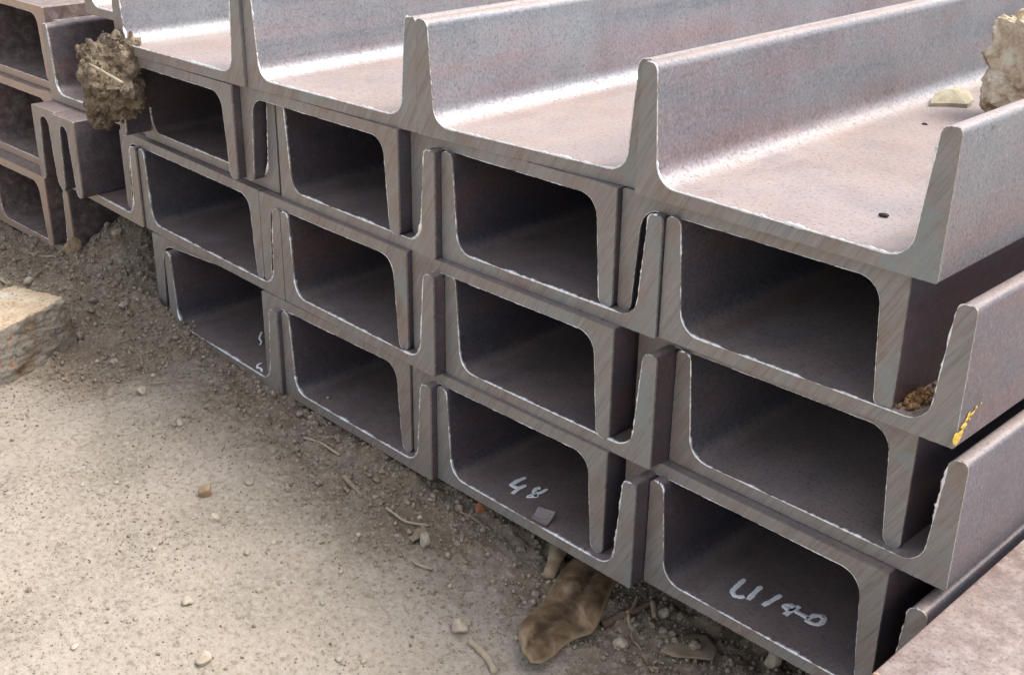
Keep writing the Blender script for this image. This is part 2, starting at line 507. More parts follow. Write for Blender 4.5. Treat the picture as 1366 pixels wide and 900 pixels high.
def make_channel(name, x0, y0, z0, w, up, yaw, roll, rust, label, weather_sheen=0.0, length=3200.0, group='steel channels nested in the stack', burr=1.0, skew=0.0):
    rnd = random.Random(sum(ord(c)*(i+3) for i, c in enumerate(label)))
    root = empty('steel_channel', (x0+w/2, y0, z0), (0, -roll, yaw))
    tag(root, label, 'steel channel', group)
    sgn = 1.0 if up else -1.0
    def tf(v):
        return (v[0]-w/2, v[1]+skew*(v[0]-w/2), v[2]*sgn)
    bm_ = body_meshes(w, length)
    for nm, key in (('web', 'web'), ('flange', 'flange_l'), ('flange', 'flange_r')):
        v_, a_, f_ = bm_[key]
        fs = f_ if up else [tuple(reversed(q)) for q in f_]
        o = mesh_obj(nm, [tf(v) for v in v_], fs, SCALE_M, root, True, {'fillet': a_})
        o['rust'] = float(rust)
        o['weather_sheen'] = float(weather_sheen)
        for p in o.data.polygons:
            if len(p.vertices) > 4 or nm == 'web':
                p.use_smooth = False
    # sawn end: a 1 mm slab with slightly ragged inner edges
    pts, _ = rounded(profile(w), 7)
    rp = resample(pts, 1.1)
    n = len(rp)
    jit = []
    for p in rp:
        inner = (p[1] > TW-0.5 and 3 < p[0] < w-3)
        a = (0.42 if inner else 0.12)
        jit.append(np.array([p[0]+rnd.uniform(-a, a), p[1]+rnd.uniform(-a, a)]))
    bm = bmesh.new()
    fr = [bm.verts.new([c*MM for c in tf((p[0], 0.0, p[1]))]) for p in jit]
    bk = [bm.verts.new([c*MM for c in tf((p[0], 1.25, p[1]))]) for p in rp]
    poly = [Vector((p[0], p[1], 0.0)) for p in jit]
    for tri in tessellate_polygon([poly]):
        bm.faces.new([fr[q] for q in tri])
    for i in range(n):
        bm.faces.new((fr[(i+1) % n], fr[i], bk[i], bk[(i+1) % n]))
    bmesh.ops.recalc_face_normals(bm, faces=bm.faces[:])
    me_ = bpy.data.meshes.new('cut_end'); bm.to_mesh(me_); bm.free()
    me_.materials.append(CUT_M)
    ce = bpy.data.objects.new('cut_end', me_); COL.objects.link(ce); ce.parent = root
    ce['rust'] = float(rust)
    # burr left by the saw along the inner edge
    pf, _ = rounded(profile(w), 7)
    inner = [p for p in pf if p[1] > TW-0.4 and 1.5 < p[0] < w-1.5]
    path = resample(inner, 1.2, False)
    vs_, fc = [], []
    seed = rnd.uniform(0, 100)
    cx, cz = w/2, BH*0.6
    for i, p in enumerate(path):
        q = path[min(i+1, len(path)-1)] - path[max(i-1, 0)]
        q = q/np.linalg.norm(q)
        nrm = np.array([-q[1], q[0]])
        if nrm@(np.array([cx, cz])-p) < 0:
            nrm = -nrm
        nz = mnoise.noise((i*0.11, seed, 0.0)) + 0.6*mnoise.noise((i*0.6, seed, 4.0))
        onweb = p[1] < 16
        big = (0.85 + 1.1*nz) if onweb else (0.36 + 0.85*nz)
        if not up:
            big = 0.16+0.3*nz
        if rust > 0.4:
            big *= 0.45
        rr = min(1.5, max(0.05, big*burr))*rnd.uniform(0.65, 1.3)
        ext = rr*1.5
        c0 = p + nrm*0.02
        vs_ += [tf((c0[0]-nrm[0]*0.35*rr, -0.02, c0[1]-nrm[1]*0.35*rr)), tf((c0[0]+nrm[0]*0.2*rr, -0.75*rr, c0[1]+nrm[1]*0.2*rr)),
                tf((c0[0]+nrm[0]*ext*0.62, -0.2*rr, c0[1]+nrm[1]*ext*0.62)), tf((c0[0]-nrm[0]*0.05, 1.1*ext, c0[1]-nrm[1]*0.05))]
    for i in range(len(path)-1):
        for j in range(3):
            a, b = i*4+j, i*4+j+1
            fc.append((a, b, b+4, a+4))
    bo = mesh_obj('burr', vs_, fc, BURR_M, root, True)
    return root

COLP = {'A': 'in the stack column that carries the rock', 'B': 'one column over from the rock', 'C': 'two columns over from the rock',
        'D': 'three columns over from the rock', 'E': 'under the mud clod, beside the rusty column', 'F': 'in the rusty column beyond the mud clod', 'G': 'behind the rusty column', 'H': 'narrow, hung inside the channel over the soil bank'}
ORD = {'1': 'top', '2': 'second', '3': 'third', '4': 'fourth', '5': 'fifth', '6': 'sixth', '7': 'bottom'}
SPECIAL = {'1A': 'top steel channel holding the pale rock and the cream stone chip',
           '7A': 'bottom steel channel with U140 chalked on its web',
           '7B': 'bottom steel channel with 48 chalked on its web',
           '7D': 'bottom steel channel with a small chalk 5 inside its web',
           '3A': 'steel channel with yellow paint on its flange and rust flakes inside',
           '5E': 'steel channel hanging over the soil bank below the mud clod'}
CH = {
 '1A': (-15.6, 0.9, 189.7, 140, 0.0063, -0.0093, -0.005), '1B': (-156.1, 5.0, 188.9, 140, 0.0020, 0.0016, 0.07),
 '1C': (-296.6, -2.7, 189.1, 140, 0.0019, -0.0023, 0.041), '1D': (-437.1, -9.0, 189.2, 140, 0.0003, 0.0006, 0.018),
 '2A': (-27.8, 6.8, 188.7, 140, -0.0002, 0.0007, -0.014), '2B': (-168.3, 5.0, 188.7, 140, -0.0009, 0.0016, -0.01),
 '2C': (-308.8, -3.2, 188.8, 140, 0.0001, 0.0004, 0.005), '2D': (-449.3, -8.8, 188.8, 140, -0.0001, 0.0, -0.007),
 '3A': (-0.6, 4.9, 126.4, 140, -0.0019, 0.0008, 0.003), '3B': (-141.1, 2.6, 126.0, 140, 0.0, 0.0013, 0.003),
 '3C': (-281.6, -0.1, 125.8, 140, -0.0005, 0.0011, -0.030), '3D': (-451.3, 7.4, 126.2, 165, -0.0006, -0.0020, -0.040),
 '4A': (-18.9, 14.1, 125.8, 140, 0.0, -0.0002, -0.001), '4B': (-160.6, -2.0, 125.8, 140, -0.0001, 0.0015, -0.007),
 '4C': (-301.1, -3.1, 125.6, 140, -0.0006, 0.0015, -0.030), '4D': (-483.6, 3.7, 125.7, 182, -0.0010, -0.0003, -0.05),
 '5A': (4.6, 10.8, 63.2, 140, 0.0007, 0.0002, -0.022), '5B': (-135.9, -1.0, 62.9, 140, -0.0001, 0.0011, -0.006),
 '5C': (-276.4, -6.0, 62.9, 140, -0.0006, -0.0007, -0.035), '5D': (-450.9, -0.2, 63.0, 174, -0.0006, -0.0020, -0.040),
 '5E': (-591.4, 5.4, 63.3, 140, -0.0010, 0.0004, -0.055),
 '6A': (-17.1, 5.8, 62.8, 140, -0.0004, -0.0001, -0.027), '6B': (-160.1, -3.4, 62.8, 140, 0.0008, 0.0008, 0.0),
 '6C': (-300.6, -4.8, 62.7, 140, 0.0, 0.0004, -0.003), '6D': (-441.1, 8.0, 62.7, 140, -0.0002, -0.0007, 0.09),
 '7A': (3.1, 0.1, 0.2, 140, -0.0002, -0.0016, -0.013), '7B': (-137.4, -7.3, -0.1, 140, -0.0003, 0.0016, -0.020),
 '7C': (-277.9, -8.5, -0.2, 140, -0.0004, -0.0004, -0.027), '7D': (-418.4, -6.5, -0.3, 140, -0.0008, 0.0004, -0.049),
 # behind and beyond the clod
 '1E': (-578.5, 42.0, 189.3, 140, 0.0, 0.0, 0.0), '3E': (-595.0, 14.0, 126.3, 140, -0.002, 0.0, 0.0), '4E': (-594.0, -3.0, 125.8, 36, 0.0, 0.0, 0.0), '4H': (-557.0, -6.0, 125.7, 34, 0.0, 0.0, 0.0),
 '2F': (-765.0, 30.0, 189.0, 140, 0.0, 0.0, 0.0), '3F': (-736.0, 28.0, 126.2, 140, 0.0, 0.0, 0.0), '4F': (-752.0, 22.0, 125.8, 140, 0.0, 0.0, 0.0),
 '5F': (-733.0, 18.0, 63.2, 140, 0.0, 0.0, 0.0), '6F': (-751.0, 6.0, 62.8, 140, 0.0, 0.0, 0.0), '7F': (-722.0, 10.0, 0.2, 140, 0.0, 0.0, 0.0),
 '3G': (-877.0, 26.0, 126.2, 140, 0.0, 0.0, 0.0), '5G': (-874.0, 20.0, 63.2, 140, 0.0, 0.0, 0.0), '7G': (-863.5, 6.0, 0.2, 140, 0.0, 0.0, 0.0),
}
ROOT = {}
for key, (x0, y0, z0, w, yaw, roll, skew) in CH.items():
    L, c = key
    up = L in '1357'
    if key in SPECIAL:
        lab = SPECIAL[key]
    else:
        lab = '%s layer steel channel facing %s, %s' % (ORD[L], 'up' if up else 'down', COLP[c])
        lab = ('rusty ' + lab) if c in 'FG' else lab
    rust = {'F': 0.85, 'G': 0.9, 'E': 0.3, 'H': 0.25}.get(c, 0.06 if c in 'AB' else 0.12)
    ROOT[key] = make_channel('steel_channel', x0, y0, z0, w, up, yaw, roll, rust, lab, weather_sheen={'1': 1.0 if c != 'A' else 0.72}.get(L, 0.35 if c == 'A' and L in '35' else 0.0), skew=skew)

# loose channel lying beside the stack, web up
fgc = make_channel('steel_channel', 148.5, -52.0, 61.0, 140, False, 0.002, 0.0, 0.85,
                   'single brown rusted channel lying web up beside the stack', group='loose channel', weather_sheen=0.3)

# ------------------------------------------------------------------ marks on the channels
def ribbon(name, px, zplane, mat, parent, width, origin_key):
    """a stroke of chalk lying on a web: polylines given where they lie on that web"""
    vs_, fc = [], []
    for pl in px:
        P = [at_z(u, v, zplane)[:2] for u, v in pl]
        Q = []
        for i in range(len(P)-1):
            for j in range(4):
                Q.append(P[i]+(P[i+1]-P[i])*j/4)
        Q.append(P[-1])
        S = [Q[0]]
        for i in range(1, len(Q)-1):
            S.append((Q[i-1]+2*Q[i]+Q[i+1])/4)
        S.append(Q[-1])
        base = len(vs_)
        for i, p in enumerate(S):
            tq = S[min(i+1, len(S)-1)]-S[max(i-1, 0)]
            tq = tq/(np.linalg.norm(tq)+1e-9)
            nq = np.array([-tq[1], tq[0]])
            hw = width*random.uniform(0.40, 0.58)*(0.75 if i in (0, len(S)-1) else 1)
            for s, zz in ((-1, 0.08), (-0.6, 0.35), (0.6, 0.35), (1, 0.08)):
                vs_.append((p[0]+nq[0]*hw*s, p[1]+nq[1]*hw*s, zplane+zz))
        for i in range(len(S)-1):
            for j in range(3):
                a = base+i*4+j
                fc.append((a, a+1, a+5, a+4))
    o = mesh_obj(name, vs_, fc, mat, None, True)
    o.parent = parent
    o.matrix_parent_inverse = parent.matrix_basis.inverted()
    return o
def z6(pts, x0, y0, k):
    return [(x0+a/k, y0+b/k) for a, b in pts]
k1 = 1366/160
u140 = [z6(p, 960, 750, k1) for p in (
    [(285, 190), (200, 265), (140, 325), (165, 375), (225, 392), (278, 385)], [(475, 272), (400, 340), (318, 428)],
    [(698, 372), (600, 430), (485, 492)],
    [(905, 498), (850, 540), (790, 545), (725, 490), (830, 482), (850, 520), (790, 560), (738, 600)], [(860, 555), (980, 615), (1010, 640)],
    [(975, 655), (1080, 705), (1150, 700), (1190, 655), (1180, 612), (1090, 600), (1020, 625), (985, 655)])]
ribbon('chalk_mark', u140, 6.3, CHALK_M, ROOT['7A'], 2.9, '7A')
n48 = [z6(p, 660, 620, 9.0) for p in (
    [(372, 150), (270, 190), (190, 245), (290, 280), (375, 242)], [(290, 282), (205, 348)],
    [(628, 290), (540, 340), (465, 325), (500, 280), (550, 275)], [(480, 330), (510, 375), (390, 385), (470, 350), (500, 385)])]
ribbon('chalk_mark', n48, 6.2, CHALK_M, ROOT['7B'], 2.8, '7B')
n5 = [z6(p, 305, 433, 11.25) for p in ([(495, 575), (440, 600), (425, 645), (480, 650), (505, 685), (490, 715)], [(500, 110), (460, 200), (500, 260), (470, 310)])]
ribbon('chalk_mark', n5, 6.05, CHALK_M, ROOT['7D'], 1.6, '7D')

def flake(parent, pts, zplane, lift):
    """a curled sliver of steel still hanging on the saw cut"""
    P = [at_z(u, v, zplane) for u, v in pts]
    n = len(P)//2
    A, B = P[:n], P[n:]
    vs_, fc = [], []
    for i in range(n):
        t = i/(n-1)
        for j in range(4):
            s = j/3
            p = A[i]*(1-s)+B[i]*s
            zz = lift*(s**2) + 0.3*random.uniform(-1, 1)
            vs_.append((p[0], p[1], zplane+0.35+zz))
    for i in range(n-1):
        for j in range(3):
            a = i*4+j
            fc.append((a, a+1, a+5, a+4))
    o = mesh_obj('steel_sliver', vs_, fc, BURR_M, parent, False)
    o.data.materials[0] = SCALE_M
    o['rust'] = 0.0
    o['weather_sheen'] = 0.3
    so = o.modifiers.new('thickness', 'SOLIDIFY')
    so.thickness = 0.0005
    o.matrix_parent_inverse = parent.matrix_basis.inverted()
flake(ROOT['7B'], [(708, 692), (718, 697), (729, 703), (718, 684), (731, 688), (741, 691)], 6.2, 3.2)
flake(ROOT['5E'], [(92, 236), (102, 241), (115, 247), (104, 228), (114, 230), (127, 236)], 69.6, 3.0)

# yellow paint daub on the outer flange of the third layer channel
bm_v, bm_f = [], []
for i in range(16):
    yy, zz = 6+0.55*i**1.25+random.uniform(-1, 1), 130.5+i*0.75+random.uniform(-1.8, 1.8)
    ww, hh = random.uniform(1.2, 2.6)*(1.5-0.085*i), random.uniform(1.0, 2.4)*(1.5-0.085*i)
    b0 = len(bm_v)
    for a in range(6):
        an = a*math.pi/3
        bm_v.append((139.72, yy+ww*math.cos(an)*random.uniform(0.6, 1.2), zz+hh*math.sin(an)*random.uniform(0.6, 1.2)))
    bm_v.append((140.0, yy, zz))
    bm_f += [(b0+a, b0+(a+1) % 6, b0+6) for a in range(6)]
yp = mesh_obj('paint_mark', bm_v, bm_f, YELLOW_M, ROOT['3A'], False)
yp.matrix_parent_inverse = ROOT['3A'].matrix_basis.inverted()

# ------------------------------------------------------------------ stones, rock, brick, clod, twigs
def ico(sub):
    bm = bmesh.new()
    bmesh.ops.create_icosphere(bm, subdivisions=sub, radius=1.0)
    v = np.array([x.co[:] for x in bm.verts]); fc = [tuple(q.index for q in p.verts) for p in bm.faces]
    bm.free()
    return v, fc
ICO = {s: ico(s) for s in (1, 2, 3, 4, 5)}
def rock_verts(size, seed, sub=3, amp=0.25, freq=1.3, facets=0, boxy=0.0):
    v, fc = ICO[sub]
    v = v.copy()
    rr = np.random.default_rng(seed)
    if boxy:
        m = np.abs(v).max(1, keepdims=True)
        v = v*(1-boxy) + boxy*v/m
    for _ in range(facets):
        nrm = rr.normal(size=3); nrm /= np.linalg.norm(nrm)
        dd = rr.uniform(0.55, 0.8)
        s = v@nrm
        v = v - np.outer(np.maximum(0, s-dd)*0.92, nrm)
    off = rr.uniform(-50, 50, 3)
    out = []
    for p in v:
        q = Vector(p)*freq + Vector(off)
        k = 1+amp*(mnoise.noise(q)+0.5*mnoise.noise(q*2.3)+0.28*mnoise.noise(q*5.1))
        out.append(np.array(p)*k)
    return np.array(out)*np.array(size)/2, fc
def rotz(v, a):
    c, s = math.cos(a), math.sin(a)
    return v@np.array([[c, s, 0], [-s, c, 0], [0, 0, 1]])

def stone(name, u, v, wpx, hpx, mat, label, seed, cat='stone', group=None, sub=3, sink=0.3, facets=4, flat=0.7, rot=None):
    p = at_g(u, v)
    k = np.linalg.norm(p-CC)/CF
    vv, fc = rock_verts((wpx*k*1.05, max(hpx, wpx*0.7)*k*1.05, min(wpx, hpx)*k*flat*1.1), seed, sub, 0.18, 1.2, facets)
    vv = rotz(vv, R_(-44) if rot is None else rot)
    h = vv[:, 2].max()-vv[:, 2].min()
    o = mesh_obj(name, vv, fc, mat, None, facets < 6)
    o.location = (p[0]*MM, p[1]*MM, (p[2]+h*(0.5-sink))*MM)
    tag(o, label, cat, group)
    return o

PEB = 'pale pebbles on the dirt'
PEBL = 'small pale pebble lying loose on the dusty dirt'
stone('pebble', 165, 413, 17, 11, STONE_M, 'pale oval pebble between the brick and the steel stack', 11)
stone('pebble', 190, 525, 18, 14, STONE_M, PEBL, 12, 'stone', PEB)
stone('pebble', 240, 565, 13, 11, STONE_M, PEBL, 13, 'stone', PEB)
stone('stone', 275, 659, 15, 18, BROWN_STONE_M, 'small brown blocky stone standing on bare dirt', 14, facets=7, flat=1.3, sink=0.15)
stone('pebble', 333, 645, 16, 13, GREY_STONE_M, PEBL, 15, 'stone', PEB)
stone('pebble', 287, 690, 16, 14, STONE_M, PEBL, 16, 'stone', PEB)
stone('pebble', 250, 801, 17, 14, STONE_M, PEBL, 17, 'stone', PEB)
stone('pebble', 272, 884, 25, 20, STONE_M, 'largest round pale pebble, half sunk in the bare dirt', 18)
stone('stone', 568, 728, 19, 17, GREY_STONE_M, 'light grey angular stone beside a dead leaf scrap', 19, facets=7, flat=1.2, sink=0.15)
stone('stone', 614, 843, 27, 21, STONE_M, 'pale rounded stone on the dirt near the leathery pod', 20, facets=5, flat=1.0, sink=0.2)
stone('pebble', 622, 832, 17, 8, STONE_M, PEBL, 21, 'stone', PEB)
stone('pebble', 576, 663, 9, 11, STONE_M, PEBL, 22, 'stone', PEB)
stone('brick_crumb', 641, 685, 13, 17, BRICKBIT_M, 'orange brick crumb under the edge of the steel stack', 23, 'brick crumb', facets=6, flat=1.2)
stone('stone', 885, 824, 17, 15, STONE_M, 'white angular stone under the U140 channel', 24, facets=7, flat=1.1, sink=0.15)
stone('stone', 828, 861, 18, 20, STONE_M, 'pinkish pale stone chip beside the thin root', 25, facets=7, flat=0.9)
stone('stone', 1030, 890, 24, 22, STONE_M, 'pale pointed stone half buried under the U140 channel', 26, facets=7, flat=1.2, sink=0.25)
stone('pebble', 152, 483, 16, 10, STONE_M, PEBL, 27, 'stone', PEB)
stone('pebble', 40, 384, 15, 12, GREY_STONE_M, 'grey pebble behind the broken brick', 28)
stone('stone', 98, 341, 24, 24, BROWN_STONE_M, 'brown lump of stone in front of the rusty channels', 29, facets=6, flat=1.3, sink=0.15)
stone('pebble', 158, 317, 13, 15, STONE_M, 'pale pebble on the soil bank below the mud clod', 30)
for i, (u, v, a, b) in enumerate([(130, 482, 7, 6), (205, 505, 9, 7), (415, 558, 9, 7), (300, 612, 8, 6), (455, 762, 9, 6), (365, 722, 13, 7), (330, 737, 12, 8),
                                  (345, 783, 9, 8), (453, 877, 13, 9), (485, 880, 11, 9), (205, 733, 10, 7), (182, 825, 10, 8), (100, 860, 15, 7), (560, 690, 9, 8),
                                  (660, 845, 9, 8), (690, 855, 8, 7), (110, 648, 10, 6), (155, 642, 8, 7), (525, 640, 8, 6), (478, 712, 9, 8), (530, 712, 8, 9), (610, 670, 8, 8),
                                  (700, 800, 8, 7), (660, 790, 8, 6), (600, 780, 9, 7), (545, 795, 8, 7), (430, 805, 8, 7)]):
    stone('pebble', u, v, a, b, [STONE_M, GREY_STONE_M][i % 3 == 2], PEBL, 60+i, 'stone', PEB, sub=2)

LMK = {'broken brick': (50, 450), 'brown blocky stone': (275, 659), 'largest round pebble': (272, 884), 'light grey angular stone': (568, 728),
       'pale rounded stone': (614, 843), 'leathery pod': (755, 810), 'slender straw': (428, 596)}
LMW = {k: at_g(*v) for k, v in LMK.items()}
by = {}
for o in list(COL.objects):
    if o.get('label') == PEBL:
        p = np.array(o.location)/MM
        k = min(LMW, key=lambda q: np.linalg.norm(LMW[q]-p))
        by.setdefault(k, []).append((float(np.linalg.norm(LMW[k]-p)), o.name))
NTH = ['closest', 'second closest', 'third closest', 'fourth closest', 'fifth closest', 'sixth closest', 'seventh closest', 'eighth closest', 'ninth closest', 'tenth closest', 'eleventh closest', 'twelfth closest']
for k, lst in by.items():
    for r_, (_, nm) in enumerate(sorted(lst)):
        bpy.data.objects[nm]['label'] = 'small pebble on the dirt, %s to the %s' % (NTH[r_], k)

# crumbs and grit: uncountable, one mesh
def scatter_crumbs():
    rr = np.random.default_rng(5)
    P, Sz = [], []
    N = 92000
    x = rr.uniform(-760, 110, N); y = rr.uniform(-330, 60, N)
    lo = loose_shade_mask(x, y)
    patch = np.clip(0.5+1.6*vnoise(x/48, y/48, 51)+0.9*vnoise(x/17, y/17, 52), 0, 1)
    keep = rr.random(N) < np.clip(0.08+0.5*patch**1.5+0.6*lo, 0, 1)
    x, y, lo = x[keep], y[keep], lo[keep]
    # only where the open ground is
    q = np.stack([x, y, ground_macro(x, y)], 1)-CC
    s = q@CR.T
    u, v = 683+CF*s[:, 0]/s[:, 2], 450+CF*s[:, 1]/s[:, 2]
    keep = (u > -80) & (u < 1150) & (v > 240) & (v < 980)
    x, y, lo = x[keep], y[keep], lo[keep]
    n = len(x)
    size = np.exp(rr.normal(0.0, 0.5, n))*(0.56+0.30*lo+1.1*lo*(rr.random(n) < 0.22))
    size = np.clip(size, 0.42, 5.5)
    z = ground_h(x, y)
    v0, f0 = ICO[1]
    f0 = np.array(f0)
    k = len(v0)
    VV = np.repeat(v0[None], n, 0)*(1+rr.uniform(-0.3, 0.3, (n, k, 1)))
    VV = VV*(size[:, None, None]/2)*rr.uniform(0.6, 1.25, (n, 1, 3))
    an = rr.uniform(0, 6.28, n)
    c, s_ = np.cos(an)[:, None], np.sin(an)[:, None]
    xr = VV[..., 0]*c-VV[..., 1]*s_; yr = VV[..., 0]*s_+VV[..., 1]*c
    VV = np.stack([xr+x[:, None], yr+y[:, None], VV[..., 2]+(z+size*0.18)[:, None]], -1)
    FF = (f0[None]+(np.arange(n)*k)[:, None, None]).reshape(-1, 3)
    me = bpy.data.meshes.new('soil_crumbs')
    W_ = VV.reshape(-1, 3)*MM
    me.vertices.add(len(W_)); me.vertices.foreach_set('co', W_.ravel())
    me.loops.add(FF.size); me.loops.foreach_set('vertex_index', FF.ravel().astype(np.int32))
    me.polygons.add(len(FF)); me.polygons.foreach_set('loop_start', np.arange(0, FF.size, 3, dtype=np.int32))
    me.update(); me.validate()
    me.materials.append(CRUMB_M)
    o = bpy.data.objects.new('soil_crumbs', me); COL.objects.link(o)
    tag(o, 'loose soil crumbs and grit scattered over the dirt', 'grit', kind='stuff')
scatter_crumbs()

# rock and chip on the top channel
def placed_rock(name, center, size, mat, label, seed, sub=4, amp=0.3, freq=1.5, facets=8, rot=0.0, tilt=(0, 0), cat='rock', smooth=False, boxy=0.0):
    vv, fc = rock_verts(size, seed, sub, amp, freq, facets, boxy)
    o = mesh_obj(name, vv, fc, mat, None, smooth)
    o.rotation_euler = (tilt[0], tilt[1], rot)
    o.location = [c*MM for c in center]
    tag(o, label, cat)
    return o
RC = at_z(1389, 92, 222)
placed_rock('rock', (RC[0], RC[1], 221), (50, 52, 56), LIME_M, 'rough pale limestone rock sitting in the top channel', 46, 5, 0.3, 2.4, 7, 0.75, boxy=0.55)
for u_, v_, k_ in ((1180, 287, 1.0), (1234, 166, 0.7)):
    pf_ = at_z(u_, v_, 196.2)
    placed_rock('slag_fleck', pf_, (4.6*k_, 2.6*k_, 1.6), mat_simple('dark_slag', [(0.35, (0.03, 0.025, 0.03)), (0.6, (0.06, 0.05, 0.05))], 300), ('larger' if k_ == 1.0 else 'smaller') + ' dark fleck of slag lying in the top channel', 50, 2, 0.3, 1.5, 3, 0.3, cat='slag')
def shard():
    p = at_z(1265, 140, 195.5)
    k = np.linalg.norm(p-CC)/CF
    outl = [(-29, -12), (-16, 6), (0, 14), (12, 13), (14, 22), (20, 20), (21, 12), (30, 12), (28, -4), (16, -14), (-4, -10)]
    vs_, fc = [], []
    n = len(outl)
    for z in (0.0, 1.0):
        for a, b in outl:
            q = CR[0]*a*k
            q2 = np.array([-CR[0][1], CR[0][0], 0])*b*k*1.5
            pt = p + np.array([q[0], q[1], 0]) + q2
            vs_.append((pt[0], pt[1], 195.2 + (1.2+0.28*(b+14))*0.45 + z*(2.2+random.uniform(-0.5, 0.6))))
    vs_.append((p[0], p[1]+2, 203.5)); vs_.append((p[0], p[1]+2, 196.5))
    for i in range(n):
        j = (i+1) % n
        fc += [(i, j, n+j, n+i), (n+i, n+j, 2*n), (j, i, 2*n+1)]
    o = mesh_obj('stone_chip', vs_, fc, CHIP_M, None, False)
    tag(o, 'flat cream stone chip lying in the top channel beside the rock', 'stone chip')
shard()

# rust flakes in the third layer channel
vs_, fc = [], []
rr = np.random.default_rng(3)
v0, f0 = ICO[1]
for i in range(150):
    u, v = rr.normal(1223, 11), rr.normal(531, 6.5)
    p = at_z(u, v, 133.2)
    s = rr.uniform(0.35, 1.5)
    b0 = len(vs_)
    m = v0*rr.uniform(0.5, 1.2, (1, 3))*s*(1+rr.uniform(-0.3, 0.3, (len(v0), 1)))
    vs_ += [tuple(p+q+np.array([0, 0, s*0.3+max(0, rr.uniform(0, 2.4)-abs(u-1225)*0.12)])) for q in m]
    fc += [tuple(b0+k for k in q) for q in f0]
o = mesh_obj('rust_flakes', vs_, fc, RUSTDEB_M, None, False)
tag(o, 'little heap of orange rust flakes inside a channel', 'rust flakes')

# broken brick
def mat_brick():
    t = NT('weathered_brick')
    ev = t.coords((1, 1, 1), jitter=False)
    a = t.noise(ev, 34, 6, 0.65, 0.6)
    c = t.ramp(a, [(0.36, (0.14, 0.095, 0.06)), (0.44, (0.25, 0.195, 0.145)), (0.52, (0.30, 0.265, 0.225)), (0.58, (0.335, 0.30, 0.255)), (0.64, (0.40, 0.175, 0.10))])
    geo = t.n('ShaderNodeNewGeometry')
    sx = t.n('ShaderNodeSeparateXYZ'); t.l(geo.outputs['Normal'], sx.inputs[0])
    up = t.ramp(sx.outputs['Z'], [(0.55, 0.0), (0.85, 1.0)])
    c = t.mix(up, c, t.ramp(t.noise(ev, 50, 5, 0.6), [(0.35, (0.50, 0.37, 0.25)), (0.55, (0.60, 0.49, 0.35)), (0.68, (0.62, 0.58, 0.50))]))
    fine = t.noise(ev, 500, 4, 0.7)
    c = t.mix(t.ramp(fine, [(0.36, 0.6), (0.48, 0.0)]), c, (0.11, 0.08, 0.055))
    b = t.bump(fine, 0.8, 0.0015)
    b = t.bump(a, 0.6, 0.003, b)
    return t.set(Base_Color=c, Roughness=0.95, Normal=b, Specular_IOR_Level=0.15)
def brick():
    a, b = at_z(0, 522, -4), at_z(101, 466, -4)
    ax = (b-a); ln = np.linalg.norm(ax); ax /= ln
    dep = np.array([-ax[1], ax[0], 0])
    if dep[0] > 0:
        dep = -dep
    L0, D0, H0 = 125.0, 50.0, 40.0
    N1, N2, N3 = 44, 18, 14
    bm = bmesh.new()
    bmesh.ops.create_cube(bm, size=1.0)
    bmesh.ops.subdivide_edges(bm, edges=bm.edges[:], cuts=40, use_grid_fill=True)
    for v in bm.verts:
        p = v.co
        x, y, z = p.x, p.y, p.z
        loc = Vector((x*L0, y*D0, z*H0))
        n1 = mnoise.noise(loc*0.055+Vector((3, 1, 7)))
        n2 = mnoise.noise(loc*0.16)
        n3 = mnoise.noise(loc*0.45)
        n4 = mnoise.noise(loc*1.1)
        half = Vector((L0/2, D0/2, H0/2))
        r_ = 2.6+2.2*max(0.0, n1+0.2)+1.5*n2
        inn = Vector([max(-half[k]+r_, min(half[k]-r_, loc[k])) for k in range(3)])
        dv = loc-inn
        if dv.length > 1e-6:
            loc = inn+dv.normalized()*r_
            nv = dv.normalized()
        else:
            nv = Vector((0, 0, 1))
        loc += nv*(1.4*n1+1.5*n2+1.1*n3+0.5*n4)
        if x > 0.32:                                            # broken end slopes
            loc.x -= (z+0.5)*7.0*(x-0.32)/0.18 + 5.0*abs(y)*(x-0.32)/0.18
        v.co = loc
    base = b + ax*8.0 - ax*L0/2 + dep*D0/2
    for v in bm.verts:
        w_ = base + ax*v.co.x + dep*v.co.y + np.array([0, 0, v.co.z + H0/2 - 1.0])
        v.co = Vector(w_*MM)
    bmesh.ops.recalc_face_normals(bm, faces=bm.faces[:])
    me = bpy.data.meshes.new('broken_brick'); bm.to_mesh(me); bm.free()
    me.polygons.foreach_set('use_smooth', [True]*len(me.polygons))
    me.materials.append(mat_brick())
    o = bpy.data.objects.new('broken_brick', me); COL.objects.link(o)
    tag(o, 'weathered broken brick half lying on the dirt', 'brick')
brick()

